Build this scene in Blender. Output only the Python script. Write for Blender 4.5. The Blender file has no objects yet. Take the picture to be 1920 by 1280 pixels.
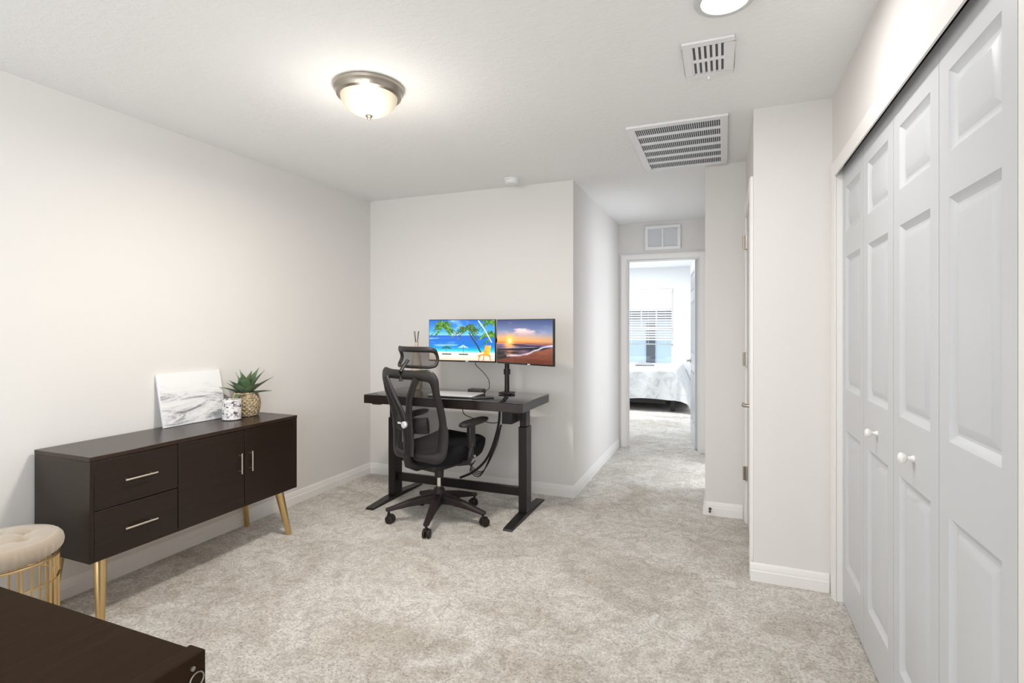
import bpy, bmesh, math, random
import numpy as np
from mathutils import Vector, Matrix
random.seed(7)
PI = math.pi
S = bpy.context.scene
COL = S.collection

# ---------------------------------------------------------------- camera
YAW = math.radians(21.86); EYE = 1.31
cam_d = bpy.data.cameras.new('camera'); cam = bpy.data.objects.new('camera', cam_d); COL.objects.link(cam)
cam_d.sensor_width = 36; cam_d.lens = 36*987/1920; cam_d.shift_y = -27/1920
cam_d.clip_start = 0.02; cam_d.clip_end = 200
cam.location = (0, 0, EYE); cam.rotation_euler = (PI/2, 0, YAW)
S.camera = cam
# ---------------------------------------------------------------- colour management
S.view_settings.view_transform = 'Standard'; S.view_settings.look = 'None'
S.view_settings.gamma = 1; S.view_settings.use_curve_mapping = False
S.view_settings.exposure = 0.57
# ---------------------------------------------------------------- sky and lights
w = bpy.data.worlds.new('sky'); S.world = w; w.use_nodes = True
bgn = w.node_tree.nodes['Background']; bgn.inputs[0].default_value = (0.72, 0.86, 1.0, 1); bgn.inputs[1].default_value = 1.35
def area(name, loc, rot, sx, sy, power, color=(1, 1, 1), shape='RECTANGLE', spread=PI):
    l = bpy.data.lights.new(name, 'AREA'); l.shape = shape; l.size = sx; l.size_y = sy
    l.energy = power; l.color = color; l.spread = spread
    o = bpy.data.objects.new(name, l); COL.objects.link(o); o.location = loc; o.rotation_euler = rot
    return o
# added fill lights out of view; their windows and ceiling lamp are made up
area('rear_fill', (-1.3, -5.52, 1.35), (PI/2, 0, 0), 2.5, 1.4, 50, (0.94, 0.98, 1.0))  # added fill from behind, lifts the whole room
area('side_fill', (.52, -2.2, 1.4), (0, PI/2, 0), 1.5, 2.2, 68, (0.93, 0.98, 1.0))  # added fill, brightens the left wall but not the closet doors
area('bedroom_side_fill', (-3.62, 8.2, 1.35), (0, -PI/2, 0), 1.4, 1.7, 11, (0.90, 0.96, 1.0))  # added fill from an unseen side opening, brightens the bedroom
area('side_room_fill', (1.18, 4.95, 1.35), (0, PI/2, 0), 1.3, 1.2, 20, (0.93, 0.97, 1.0))  # added fill from a made-up side room, brightens the hall
area('bedroom_ceiling_fill', (-1.45, 8.55, 2.425), (0, 0, 0), 0.30, 0.30, 48, (0.92, 0.97, 1.0), 'DISK')  # added ceiling fill, sends light from the bedroom down the hall
# the round downlight's own light
area('downlight_glow', (0.005, 1.95, 2.412), (0, 0, 0), 0.15, 0.15, 5, (1.0, 0.975, 0.94), 'DISK')

# ---------------------------------------------------------------- materials
def mat(name, color=(.8, .8, .8), rough=.5, metal=0, spec=.5, emit=None, estr=0, sheen=0, coat=0):
    m = bpy.data.materials.new(name); m.use_nodes = True
    b = m.node_tree.nodes['Principled BSDF']
    b.inputs['Base Color'].default_value = (*color, 1); b.inputs['Roughness'].default_value = rough
    b.inputs['Metallic'].default_value = metal; b.inputs['Specular IOR Level'].default_value = spec
    b.inputs['Sheen Weight'].default_value = sheen; b.inputs['Coat Weight'].default_value = coat
    if emit: b.inputs['Emission Color'].default_value = (*emit, 1); b.inputs['Emission Strength'].default_value = estr
    return m
def nodes(m): return m.node_tree.nodes, m.node_tree.links, m.node_tree.nodes['Principled BSDF']
def noise(m, scale, detail=3, rough=.5, dist=0, vec=None, coord='Object'):
    N, L, b = nodes(m)
    t = N.new('ShaderNodeTexNoise'); t.inputs['Scale'].default_value = scale; t.inputs['Detail'].default_value = detail
    t.inputs['Roughness'].default_value = rough; t.inputs['Distortion'].default_value = dist
    if vec is None:
        c = N.new('ShaderNodeTexCoord'); vec = c.outputs[coord]
    L.new(vec, t.inputs['Vector']); return t
def mapping(m, scale=(1, 1, 1), rot=(0, 0, 0), coord='Object'):
    N, L, b = nodes(m); c = N.new('ShaderNodeTexCoord'); mp = N.new('ShaderNodeMapping')
    mp.inputs['Scale'].default_value = scale; mp.inputs['Rotation'].default_value = rot
    L.new(c.outputs[coord], mp.inputs['Vector']); return mp.outputs['Vector']
def ramp(m, src, stops):
    N, L, b = nodes(m); r = N.new('ShaderNodeValToRGB'); e = r.color_ramp.elements
    while len(e) < len(stops): e.new(.5)
    for k, (p, c) in enumerate(stops):
        e[k].position = p; e[k].color = (*c, 1) if len(c) == 3 else c
    L.new(src, r.inputs[0]); return r
def bump(m, src, strength=.3, dist=.01, prev=None):
    N, L, b = nodes(m); bp = N.new('ShaderNodeBump'); bp.inputs['Strength'].default_value = strength
    bp.inputs['Distance'].default_value = dist; L.new(src, bp.inputs['Height'])
    if prev: L.new(prev.outputs[0], bp.inputs['Normal'])
    L.new(bp.outputs[0], b.inputs['Normal']); return bp

MW = mat('wall_paint', (.775, .750, .728), .75, spec=.25)
bump(MW, noise(MW, 90, 2).outputs[0], .12, .002)
MC = mat('ceiling_texture', (.91, .915, .92), .85, spec=.2)
_n = noise(MC, 26, 4, .55, .6, mapping(MC, (1, 1.5, 1))); _r = ramp(MC, _n.outputs[0], [(.47, (0, 0, 0)), (.56, (1, 1, 1))])
bump(MC, _r.outputs[0], .16, .004)
MT = mat('trim_white', (.86, .84, .82), .35, spec=.4)
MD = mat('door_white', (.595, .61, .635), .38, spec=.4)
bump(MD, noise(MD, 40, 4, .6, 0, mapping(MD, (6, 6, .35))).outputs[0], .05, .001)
MG = mat('grille_white', (.85, .85, .86), .4)
MCAR = mat('carpet', (.6, .56, .52), 1, spec=.05, sheen=.25)
def carpet():
    m = MCAR; N, L, b = nodes(m)
    big = noise(m, 1.5, 4, .62, .9, mapping(m, (1, 1.6, 1), (0, 0, .5)))
    mid = noise(m, 11, 6, .75, 1.6); fin = noise(m, 88, 5, .8, .3); fin2 = noise(m, 260, 2, .6)
    r1 = ramp(m, big.outputs[0], [(.36, (.68, .63, .57)), (.52, (.84, .805, .76)), (.68, (.93, .91, .885))])
    r2 = ramp(m, mid.outputs[0], [(.38, (.76, .74, .71)), (.58, (1.06, 1.06, 1.06))])
    r3 = ramp(m, fin.outputs[0], [(.36, (.52, .49, .46)), (.50, (1.0, .99, .98)), (.60, (1.13, 1.13, 1.13))])
    def mul(a, c):
        x = N.new('ShaderNodeMix'); x.data_type = 'RGBA'; x.blend_type = 'MULTIPLY'; x.inputs[0].default_value = 1
        L.new(a, x.inputs[6]); L.new(c, x.inputs[7]); return x.outputs[2]
    L.new(mul(mul(r1.outputs[0], r2.outputs[0]), r3.outputs[0]), b.inputs['Base Color'])
    b1 = bump(m, fin.outputs[0], .8, .012); b2 = bump(m, fin2.outputs[0], .5, .005, b1); bump(m, mid.outputs[0], .35, .02, b2)
carpet()
def wood(name, c1, c2, rough=.35, rot=(0, 0, 0), coat=0, sc=(30, 1.2, 30), spec=.35):
    m = mat(name, c1, rough, coat=coat, spec=spec); N, L, b = nodes(m)
    t = noise(m, 3, 6, .65, .4, mapping(m, sc, rot)); r = ramp(m, t.outputs[0], [(.3, c1), (.7, c2)])
    L.new(r.outputs[0], b.inputs['Base Color']); bump(m, t.outputs[0], .08, .001); return m
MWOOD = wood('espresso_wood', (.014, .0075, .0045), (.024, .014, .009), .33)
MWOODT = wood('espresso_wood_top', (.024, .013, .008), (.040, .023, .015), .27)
MNEAR = wood('dark_brown_laminate', (.021, .011, .005), (.029, .016, .007), .75, spec=.08)
MGAP = mat('dark_gap', (.01, .008, .007), .8)
MGOLD = mat('brushed_gold', (.72, .52, .26), .32, 1)
bump(MGOLD, noise(MGOLD, 30, 3, .6, 0, mapping(MGOLD, (8, 8, .6))).outputs[0], .05, .001)
MPALE = mat('pale_champagne_metal', (.86, .78, .66), .28, 1)
MVEL = mat('beige_velvet', (.47, .385, .30), .9, spec=.2, sheen=.6)
bump(MVEL, noise(MVEL, 60, 4, .6).outputs[0], .15, .003)
MBLK = mat('black_plastic', (.016, .013, .013), .42)
MBASE = mat('worn_black_nylon', (.020, .013, .012), .5, spec=.35)
MFAB = mat('black_seat_fabric', (.010, .010, .012), .9, spec=.2)
MMET = mat('black_steel', (.012, .009, .009), .38, .2)
MDTOP = mat('black_glass_desktop', (.010, .008, .009), .07, coat=.3)
MDEDGE = mat('dark_desk_edge', (.020, .014, .012), .22)
MCHR = mat('chrome', (.80, .80, .80), .16, 1)
MNIC = mat('brushed_nickel', (.40, .36, .31), .3, 1)
MSIL = mat('silver_plastic', (.78, .78, .78), .3, .3)
MRUB = mat('black_cable_rubber', (.01, .01, .01), .5)
def meshfab():
    m = mat('translucent_black_mesh', (.020, .016, .016), .7); N, L, b = nodes(m)
    tr = N.new('ShaderNodeBsdfTransparent'); mx = N.new('ShaderNodeMixShader'); mx.inputs[0].default_value = .66
    L.new(tr.outputs[0], mx.inputs[1]); L.new(b.outputs[0], mx.inputs[2])
    L.new(mx.outputs[0], N['Material Output'].inputs[0]); return m
MMESH = meshfab()
MLEAF = mat('agave_leaf', (.06, .12, .05), .45)
_t = noise(MLEAF, 9, 3, .6); _r = ramp(MLEAF, _t.outputs[0], [(.32, (.09, .105, .085)), (.50, (.12, .20, .095)), (.70, (.24, .33, .20))])
nodes(MLEAF)[1].new(_r.outputs[0], nodes(MLEAF)[2].inputs['Base Color'])
MWEAVE = mat('woven_rush', (.42, .32, .18), .8)
_t = noise(MWEAVE, 85, 3, .6); _r = ramp(MWEAVE, _t.outputs[0], [(.36, (.13, .09, .05)), (.5, (.40, .31, .19)), (.7, (.62, .51, .34))])
nodes(MWEAVE)[1].new(_r.outputs[0], nodes(MWEAVE)[2].inputs['Base Color'])
MSPK = mat('speckled_ceramic', (.8, .78, .78), .25)
_t = noise(MSPK, 55, 2, .5, .8); _r = ramp(MSPK, _t.outputs[0], [(.36, (.10, .09, .11)), (.42, (.45, .41, .46)), (.50, (.82, .79, .78))])
nodes(MSPK)[1].new(_r.outputs[0], nodes(MSPK)[2].inputs['Base Color'])
MCAN = mat('white_canvas', (.82, .81, .82), .8)
MCER = mat('beige_ceramic', (.60, .52, .42), .5)
MREED = mat('reed_stick', (.13, .10, .08), .8)
MSHELL = mat('cloud_white', (.88, .88, .88), .5)
MDUV = mat('pale_floral_duvet', (.78, .79, .80), .85)
_t = noise(MDUV, 7, 5, .7, 1.4); _r = ramp(MDUV, _t.outputs[0], [(.36, (.60, .61, .62)), (.52, (.78, .79, .80))])
nodes(MDUV)[1].new(_r.outputs[0], nodes(MDUV)[2].inputs['Base Color'])
MBWALL = mat('bedroom_wall_paint', (.78, .78, .79), .8)
MHOUSE = mat('pale_stucco', (.50, .58, .65), .9)
MROOF = mat('dark_shingle', (.07, .075, .085), .9)
MGLASS = bpy.data.materials.new('window_glass'); MGLASS.use_nodes = True
_N = MGLASS.node_tree.nodes; _L = MGLASS.node_tree.links; _N.remove(_N['Principled BSDF'])
_a = _N.new('ShaderNodeBsdfTransparent'); _g = _N.new('ShaderNodeBsdfGlossy'); _g.inputs['Roughness'].default_value = .02
_m = _N.new('ShaderNodeMixShader'); _m.inputs[0].default_value = .06
_L.new(_a.outputs[0], _m.inputs[1]); _L.new(_g.outputs[0], _m.inputs[2]); _L.new(_m.outputs[0], _N['Material Output'].inputs[0])

# ---------------------------------------------------------------- mesh builder
class MB:
    def __init__(s): s.v = []; s.f = []; s.mi = []; s.cur = 0
    def add(s, vs, fs):
        n = len(s.v); s.v += [tuple(p) for p in vs]; s.f += [tuple(i+n for i in f) for f in fs]; s.mi += [s.cur]*len(fs); return s
    def box(s, x0, x1, y0, y1, z0, z1, xf=None):
        vs = [Vector((x, y, z)) for z in (z0, z1) for y in (y0, y1) for x in (x0, x1)]
        if xf: vs = [xf @ p for p in vs]
        return s.add(vs, [(0, 2, 3, 1), (4, 5, 7, 6), (0, 1, 5, 4), (2, 6, 7, 3), (0, 4, 6, 2), (1, 3, 7, 5)])
    def ring(s, rings, closed=False, caps=True):
        n = len(rings[0]); m = len(rings); vs = [p for r in rings for p in r]; fs = []
        for i in range(m if closed else m-1):
            a = i*n; b = ((i+1) % m)*n
            for j in range(n):
                k = (j+1) % n; fs.append((a+j, a+k, b+k, b+j))
        if caps and not closed: fs.append(tuple(range(n-1, -1, -1))); fs.append(tuple((m-1)*n+j for j in range(n)))
        return s.add(vs, fs)
    def tube(s, path, r, n=10, closed=False, flat=1.0, up=(0, 0, 1), caps=True):
        P = [Vector(p) for p in path]; m = len(P); rs = r if isinstance(r, (list, tuple)) else [r]*m; rings = []
        U = Vector(up)
        for i in range(m):
            if closed: t = P[(i+1) % m]-P[(i-1) % m]
            else: t = P[min(i+1, m-1)]-P[max(i-1, 0)]
            t.normalize(); a = t.cross(U)
            if a.length < 1e-3: a = t.cross(Vector((1, 0, 0)) if abs(t.x) < .9 else Vector((0, 1, 0)))
            a.normalize(); b = a.cross(t)
            rings.append([P[i]+a*math.cos(2*PI*j/n)*rs[i]+b*math.sin(2*PI*j/n)*rs[i]*flat for j in range(n)])
        return s.ring(rings, closed, caps)
    def cyl(s, p0, p1, r0, r1=None, n=24): return s.tube([p0, p1], [r0, r0 if r1 is None else r1], n)
    def lathe(s, prof, c=(0, 0, 0), n=40, caps=False):
        rings = [[Vector((c[0]+r*math.cos(2*PI*j/n), c[1]+r*math.sin(2*PI*j/n), c[2]+z)) for j in range(n)] for r, z in prof]
        return s.ring(rings, False, caps)
    def grid(s, fn, nu, nv, wrap=False):
        vs = [fn(i/(nu), j/(nv)) for j in range(nv+1) for i in range(nu+1)]
        return s.add(vs, [(j*(nu+1)+i, j*(nu+1)+i+1, (j+1)*(nu+1)+i+1, (j+1)*(nu+1)+i) for j in range(nv) for i in range(nu)])
    def rbox(s, x0, x1, y0, y1, z0, z1, r, k=3):
        # box with rounded vertical edges and softly rounded top and bottom rims
        def outl(inset, z):
            pts = []
            for cx, cy, a0 in ((x1-r, y1-r, 0), (x0+r, y1-r, 90), (x0+r, y0+r, 180), (x1-r, y0+r, 270)):
                for q in range(k+1):
                    a = math.radians(a0+90*q/k); pts.append(Vector((cx+(r-inset)*math.cos(a), cy+(r-inset)*math.sin(a), z)))
            return pts
        e = min(r*.5, (z1-z0)*.3)
        return s.ring([outl(e, z0), outl(e*.3, z0+e*.3), outl(0, z0+e), outl(0, z1-e), outl(e*.3, z1-e*.3), outl(e, z1)])
    def build(s, name, mats, parent=None, smooth=True, bevel=0, subd=0, solid=0, ang=38):
        me = bpy.data.meshes.new(name); me.from_pydata(s.v, [], s.f)
        for m in (mats if isinstance(mats, (list, tuple)) else [mats]): me.materials.append(m)
        bm = bmesh.new(); bm.from_mesh(me); bm.faces.ensure_lookup_table()
        for i, f in enumerate(bm.faces): f.material_index = s.mi[i]
        bmesh.ops.remove_doubles(bm, verts=bm.verts, dist=1e-5)
        bmesh.ops.recalc_face_normals(bm, faces=bm.faces)
        for f in bm.faces: f.smooth = smooth
        for e in bm.edges:
            if len(e.link_faces) != 2 or e.calc_face_angle(0) > math.radians(ang): e.smooth = False
        bm.to_mesh(me); bm.free(); me.update()
        o = bpy.data.objects.new(name, me); COL.objects.link(o)
        if parent: o.parent = parent
        if solid: md = o.modifiers.new('solid', 'SOLIDIFY'); md.thickness = solid
        if bevel:
            md = o.modifiers.new('bevel', 'BEVEL'); md.width = bevel; md.segments = 2; md.limit_method = 'ANGLE'; md.harden_normals = False
        if subd: md = o.modifiers.new('sub', 'SUBSURF'); md.levels = subd; md.render_levels = subd
        return o
def tag(o, label=None, cat=None, group=None, kind=None):
    if label: o['label'] = label
    if cat: o['category'] = cat
    if group: o['group'] = group
    if kind: o['kind'] = kind
    return o
def thing(name, label, cat, loc=(0, 0, 0), rz=0, group=None):
    o = bpy.data.objects.new(name, None); o.empty_display_size = .05; COL.objects.link(o)
    o.location = loc; o.rotation_euler = (0, 0, rz); return tag(o, label, cat, group)
def struct(name, mb, m, **k):
    return tag(mb.build(name, m, **k), kind='structure')
def sroot(name, loc=(0, 0, 0), rz=0):
    o = bpy.data.objects.new(name, None); o.empty_display_size = .05; COL.objects.link(o)
    o.location = loc; o.rotation_euler = (0, 0, rz); o['kind'] = 'structure'; return o

# ---------------------------------------------------------------- room shell
XL, YB, HX, YE, HR, XC, YC, XD = -2.954, 3.93, -1.07, 5.82, -.117, .146, 3.0, .50
H = 2.44; YR = -5.5
struct('floor', MB().box(-3.7, 1.4, YR-.1, 10.5, -.1, 0), MCAR)
struct('ceiling', MB().box(-3.7, 1.4, YR-.1, 10.5, H, H+.1), MC)
struct('wall_left', MB().box(XL-.1, XL, YR, YB+.1, 0, H), MW)
struct('wall_back', MB().box(XL, HX, YB, YB+.1, 0, H), MW)
struct('wall_hall_left', MB().box(HX-.1, HX, YB+.1, YE, 0, H), MW)
DX0, DX1, DH = -.985, -.225, 2.04
struct('wall_hall_end', MB().box(-3.6, DX0, YE, YE+.1, 0, H).box(DX1, 1.3, YE, YE+.1, 0, H).box(DX0, DX1, YE, YE+.1, DH, H), MW)
struct('wall_hall_right', MB().box(HR, HR+.1, YB+.1, 4.55, 0, H).box(HR, HR+.1, 5.35, YE, 0, H).box(HR, HR+.1, 4.55, 5.35, DH, H), MW)  # hidden doorway added so that fill light reaches the hall
struct('wall_added_side_room', MB().box(1.2, 1.3, YB+.1, 4.35, 0, H).box(1.2, 1.3, 5.55, YE, 0, H).box(1.2, 1.3, 4.35, 5.55, 0, .7).box(1.2, 1.3, 4.35, 5.55, 2.0, H).box(.6, 1.2, YB+.0, YB+.1, 0, H), MW)  # unseen side room made up to hold the hall's fill light
struct('wall_alcove', MB().box(HR, .6, YB, YB+.1, 0, H), MW)
# side door wall and the stub wall facing the camera
SD0, SD1 = 3.10, 3.85
struct('wall_stub', MB().box(XC, .60, YC, YC+.095, 0, H), MW)
struct('wall_side_door', MB().box(XC, XC+.1, YC+.095, SD0, 0, H).box(XC, XC+.1, SD1, YB, 0, H).box(XC, XC+.1, SD0, SD1, DH, H), MW)
CY0, CY1, CH = 1.290, 2.918, 2.10
CYF = 1.17
struct('wall_right', MB().box(XD, XD+.1, YR, -3.35, 0, H).box(XD, XD+.1, -3.35, -1.05, 0, .6).box(XD, XD+.1, -3.35, -1.05, 2.2, H).box(XD, XD+.1, -1.05, CYF, 0, H).box(XD, XD+.1, CY1, YC, 0, H).box(XD, XD+.1, CYF, CY1, CH, H), MW)  # window hole behind the camera is added for the side fill
struct('wall_closet', MB().box(1.2, 1.3, .9, YC+.095, 0, H).box(XD+.1, 1.2, .9, 1.0, 0, H).box(.6, 1.2, YC, YC+.095, 0, H), MW)
# wall behind the camera with a wide window opening added for the rear fill light
struct('wall_rear', MB().box(XL, -2.6, YR-.1, YR, 0, H).box(0, 1.2, YR-.1, YR, 0, H).box(-2.6, 0, YR-.1, YR, 0, .6).box(-2.6, 0, YR-.1, YR, 2.1, H), MW)
ws = sroot('added_window_3')  # added window out of view, frames the side fill light
m = MB()
for a, b, c, d in ((-3.35, -3.29, .6, 2.2), (-1.11, -1.05, .6, 2.2), (-3.29, -1.11, .6, .66), (-3.29, -1.11, 2.14, 2.2), (-2.23, -2.17, .66, 2.14)): m.box(XD+.03, XD+.08, a, b, c, d)
m.build('window_frame', MT, ws)
wr = sroot('added_window_2')  # added window out of view, frames the rear fill light
m = MB()
for a, b, c, d in ((-2.6, -2.54, .6, 2.1), (-.06, 0, .6, 2.1), (-2.54, -.06, .6, .66), (-2.54, -.06, 2.04, 2.1), (-1.33, -1.27, .66, 2.04)): m.box(a, b, YR-.09, YR-.04, c, d)
m.build('window_frame', MT, wr)
MB().box(-2.54, -.06, YR-.07, YR-.065, .66, 2.04).build('pane', MGLASS, wr)

def baseboard(name, p0, p1, nrm, h=.092):
    # stepped colonial profile swept from p0 to p1; nrm points into the room
    p0 = Vector((*p0, 0)); p1 = Vector((*p1, 0)); n = Vector((*nrm, 0))
    prof = [(0, 0), (.014, 0), (.014, .052), (.011, .058), (.0115, .064), (.008, .074), (.0075, .080), (.005, h-.004), (.003, h), (0, h)]
    struct(name, MB().ring([[p+n*a+Vector((0, 0, z)) for a, z in prof] for p in (p0, p1)]), MT, ang=25)
baseboard('baseboard_left', (XL, YR), (XL, YB), (1, 0))
baseboard('baseboard_back', (XL, YB), (HX+.014, YB), (0, -1))
baseboard('baseboard_hall_left', (HX, YB), (HX, YE-.012), (1, 0))
baseboard('baseboard_alcove', (HR-.0, YB), (XC-.02, YB), (0, -1))
baseboard('baseboard_hall_right', (HR, YB-.014), (HR, 4.488), (-1, 0))
baseboard('baseboard_hall_right_far', (HR, 5.412), (HR, YE-.012), (-1, 0))
baseboard('baseboard_stub', (XC-.016, YC), (XD-.014, YC), (0, -1))
baseboard('baseboard_right', (XD, YR), (XD, CY0-.065), (-1, 0))
baseboard('baseboard_rear', (XL, YR), (XD, YR), (0, 1))

def casing_profile(wd, th): return [(0, 0), (wd, 0), (wd, th*.62), (wd*.86, th*.95), (wd*.72, th), (wd*.55, th*.8), (wd*.18, th*.62), (0, th*.5)]
def casing(name, plane, pos, a0, a1, top, out, wd=.062, th=.018, base=0):
    # three-sided mitred casing on a wall plane; plane 'x' = wall at X=pos, faces direction out
    prof = casing_profile(wd, th); mb = MB(); rings = []
    for (a, z, da, dz) in ((a0, base, -1, 0), (a0, top, -1, 1), (a1, top, 1, 1), (a1, base, 1, 0)):
        rg = []
        for wv, t in prof:
            aa = a+da*wv; zz = z+dz*wv
            rg.append(Vector((pos+out*t, aa, zz)) if plane == 'x' else Vector((aa, pos+out*t, zz)))
        rings.append(rg)
    mb.ring(rings); return struct(name, mb, MT, ang=20)
casing('trim_1', 'x', XD, CYF, CY1-.012, 2.032, -1, .070, .013)                        # closet opening
casing('trim_2', 'x', XC, SD0, SD1, DH, -1)                        # side door
casing('trim_3', 'y', YE, DX0, DX1, DH, -1, .064, .016)            # hall end door
casing('trim_4', 'y', YE+.1, DX0, DX1, DH, 1, .064, .016)
casing('trim_9', 'x', HR, 4.55, 5.35, DH, -1)  # casing of the added side room doorway
def jamb(name, mb): struct(name, mb, MT, bevel=.002)
jamb('trim_5', MB().box(XD+.026, XD+.075, CYF, CY0+.012, 0, CH).box(XD+.001, XD+.099, CY1-.010, CY1-.0005, 0, CH))
jamb('trim_6', MB().box(DX0, DX0+.014, YE, YE+.1, 0, DH).box(DX1-.014, DX1, YE, YE+.1, 0, DH).box(DX0+.014, DX1-.014, YE, YE+.1, DH-.014, DH)
     .box(DX0+.014, DX0+.026, YE+.035, YE+.06, 0, DH-.014).box(DX1-.026, DX1-.014, YE+.035, YE+.06, 0, DH-.014))
jamb('trim_7', MB().box(XC, XC+.1, SD0, SD0+.014, 0, DH).box(XC, XC+.1, SD1-.014, SD1, 0, DH).box(XC, XC+.1, SD0+.014, SD1-.014, DH-.014, DH))
# dark bifold track above the closet doors
struct('trim_8', MB().box(XD+.03, XD+.062, CY0+.012, CY1-.012, 2.075, CH), mat('bronze_track', (.012, .007, .005), .6), bevel=.001)

# ---------------------------------------------------------------- panelled doors
def panel_leaf(width, height, thick, panels, m=None):
    """door leaf: local X across width, local -Y is the face, z up; panels = (x0,x1,z0,z1) moulded rectangles"""
    mb = m or MB()
    xs = sorted({0, width, *[p[0] for p in panels], *[p[1] for p in panels]}); zs = sorted({0, height, *[p[2] for p in panels], *[p[3] for p in panels]})
    for yy, sg in ((0, 1), (thick, -1)):
        for i in range(len(xs)-1):
            for j in range(len(zs)-1):
                x0, x1, z0, z1 = xs[i], xs[i+1], zs[j], zs[j+1]
                if any(abs(p[0]-x0) < 1e-6 and abs(p[1]-x1) < 1e-6 and abs(p[2]-z0) < 1e-6 and abs(p[3]-z1) < 1e-6 for p in panels):
                    rings = []
                    for ins, dep in ((0, 0), (.004, .004), (.020, .012), (.027, .012), (.050, .003), (.053, .0025)):
                        y = yy+sg*dep
                        rings.append([Vector((x0+ins, y, z0+ins)), Vector((x1-ins, y, z0+ins)), Vector((x1-ins, y, z1-ins)), Vector((x0+ins, y, z1-ins))])
                    mb.ring(rings, caps=False); mb.add(rings[-1], [(0, 1, 2, 3)])
                else: mb.add([(x0, yy, z0), (x1, yy, z0), (x1, yy, z1), (x0, yy, z1)], [(0, 1, 2, 3)])
    mb.add([(0, 0, 0), (0, thick, 0), (0, thick, height), (0, 0, height)], [(0, 1, 2, 3)])
    mb.add([(width, 0, 0), (width, thick, 0), (width, thick, height), (width, 0, height)], [(0, 1, 2, 3)])
    for z in (0, height): mb.add([(0, 0, z), (width, 0, z), (width, thick, z), (0, thick, z)], [(0, 1, 2, 3)])
    return mb
# closet bifold: four leaves, faces looking towards -X
LW = (CY1-CY0-.028)/4
for k in range(4):
    y1 = CY1-.013-k*LW
    rt = sroot('door_%d' % (k+1), (XD+.028, y1, .012), -PI/2)
    ins = .062
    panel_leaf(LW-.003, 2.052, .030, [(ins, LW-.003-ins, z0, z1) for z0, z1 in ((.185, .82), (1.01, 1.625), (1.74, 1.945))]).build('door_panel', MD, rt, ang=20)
    if k in (1, 2):
        cx = LW*.5
        MB().ring([[Vector((cx+r*math.cos(2*PI*j/20), y, .905+r*math.sin(2*PI*j/20))) for j in range(20)] for r, y in
                   ((.010, 0), (.010, -.003), (.0065, -.008), (.0065, -.016), (.012, -.021), (.0165, -.027), (.0165, -.033), (.012, -.038), (.004, -.040))]).build('door_knob', MT, rt)
# hall end door, swung open into the bedroom
SIX = [(.115, .36, .20, .80), (.40, .645, .20, .80), (.115, .36, .98, 1.60), (.40, .645, .98, 1.60), (.115, .36, 1.70, 1.92), (.40, .645, 1.70, 1.92)]
def lever(parent, x, z, side=-1, thick=0, dirx=1):
    mb = MB(); y0 = thick if side > 0 else 0
    f = lambda yy: y0+side*yy
    mb.ring([[Vector((x+r*math.cos(2*PI*j/20), f(yy), z+r*math.sin(2*PI*j/20))) for j in range(20)] for r, yy in ((.030, 0), (.030, .004), (.024, .009), (.010, .010), (.010, .045), (.008, .048))])
    mb.tube([(x, f(.045), z), (x+dirx*.02, f(.048), z), (x+dirx*.06, f(.048), z+.002), (x+dirx*.105, f(.044), z-.002)], [.010, .0095, .008, .0065], 10)
    return mb.build('door_handle', MNIC, parent)
def hinge(parent, x, y, z, ln=.089):
    mb = MB(); mb.cyl((x, y, z-ln/2), (x, y, z+ln/2), .0065, n=12)
    mb.box(x-.001, x+.030, y+.002, y+.005, z-ln/2, z+ln/2); mb.cyl((x, y, z+ln/2), (x, y, z+ln/2+.006), .004, n=8)
    return mb.build('hinge', MNIC, parent)
th = math.radians(96.5)
rt = sroot('door_5', (DX1-.020, YE+.106, .012), th)
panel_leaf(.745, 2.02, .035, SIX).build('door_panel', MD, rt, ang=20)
lever(rt, .69, .90, -1, dirx=-1); lever(rt, .69, .90, 1, .035, dirx=-1)
for z in (1.83, 1.06, .30): hinge(rt, -.002, -.008, z)
MB().tube([(-.006, .01, .25), (-.012, -.02, .25), (-.03, -.03, .25)], .005, 8).build('door_stop', MNIC, rt)
# side door beside the alcove, closed
rt = sroot('door_6', (XC+.004, SD1-.016, .012), -PI/2)
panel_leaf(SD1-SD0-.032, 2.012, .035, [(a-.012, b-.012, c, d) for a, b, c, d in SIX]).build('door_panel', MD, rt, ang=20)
lever(rt, SD1-SD0-.032-.06, .865, -1, dirx=-1)
for z in (1.86, 1.085, .325): 
    MB().cyl((.001, -.020, z-.045), (.001, -.020, z+.045), .0085, n=12).box(-.003, .020, -.014, -.001, z-.045, z+.045).build('hinge', MNIC, rt)

# ---------------------------------------------------------------- bedroom shell
WX0, WX1, WZ0, WZ1, YW = -1.78, -.87, .55, 2.03, 10.28
struct('wall_bedroom_far', MB().box(-3.6, WX0, YW, YW+.12, 0, H).box(WX1, 1.3, YW, YW+.12, 0, H).box(WX0, WX1, YW, YW+.12, 0, WZ0).box(WX0, WX1, YW, YW+.12, WZ1, H), MBWALL)
struct('wall_bedroom_left', MB().box(-3.7, -3.6, YE, 7.3, 0, H).box(-3.7, -3.6, 9.1, YW+.12, 0, H).box(-3.7, -3.6, 7.3, 9.1, 0, .6).box(-3.7, -3.6, 7.3, 9.1, 2.1, H), MBWALL)  # unseen opening added for the bedroom side fill
struct('wall_bedroom_right', MB().box(.05, .15, YE+.1, YW, 0, H), MBWALL)
baseboard('baseboard_bedroom_far', (-3.6, YW), (.05, YW), (0, -1))
baseboard('baseboard_bedroom_right', (.05, YE+.1), (.05, YW), (-1, 0))
wn = sroot('window_1')
m = MB(); f = .035
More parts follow.
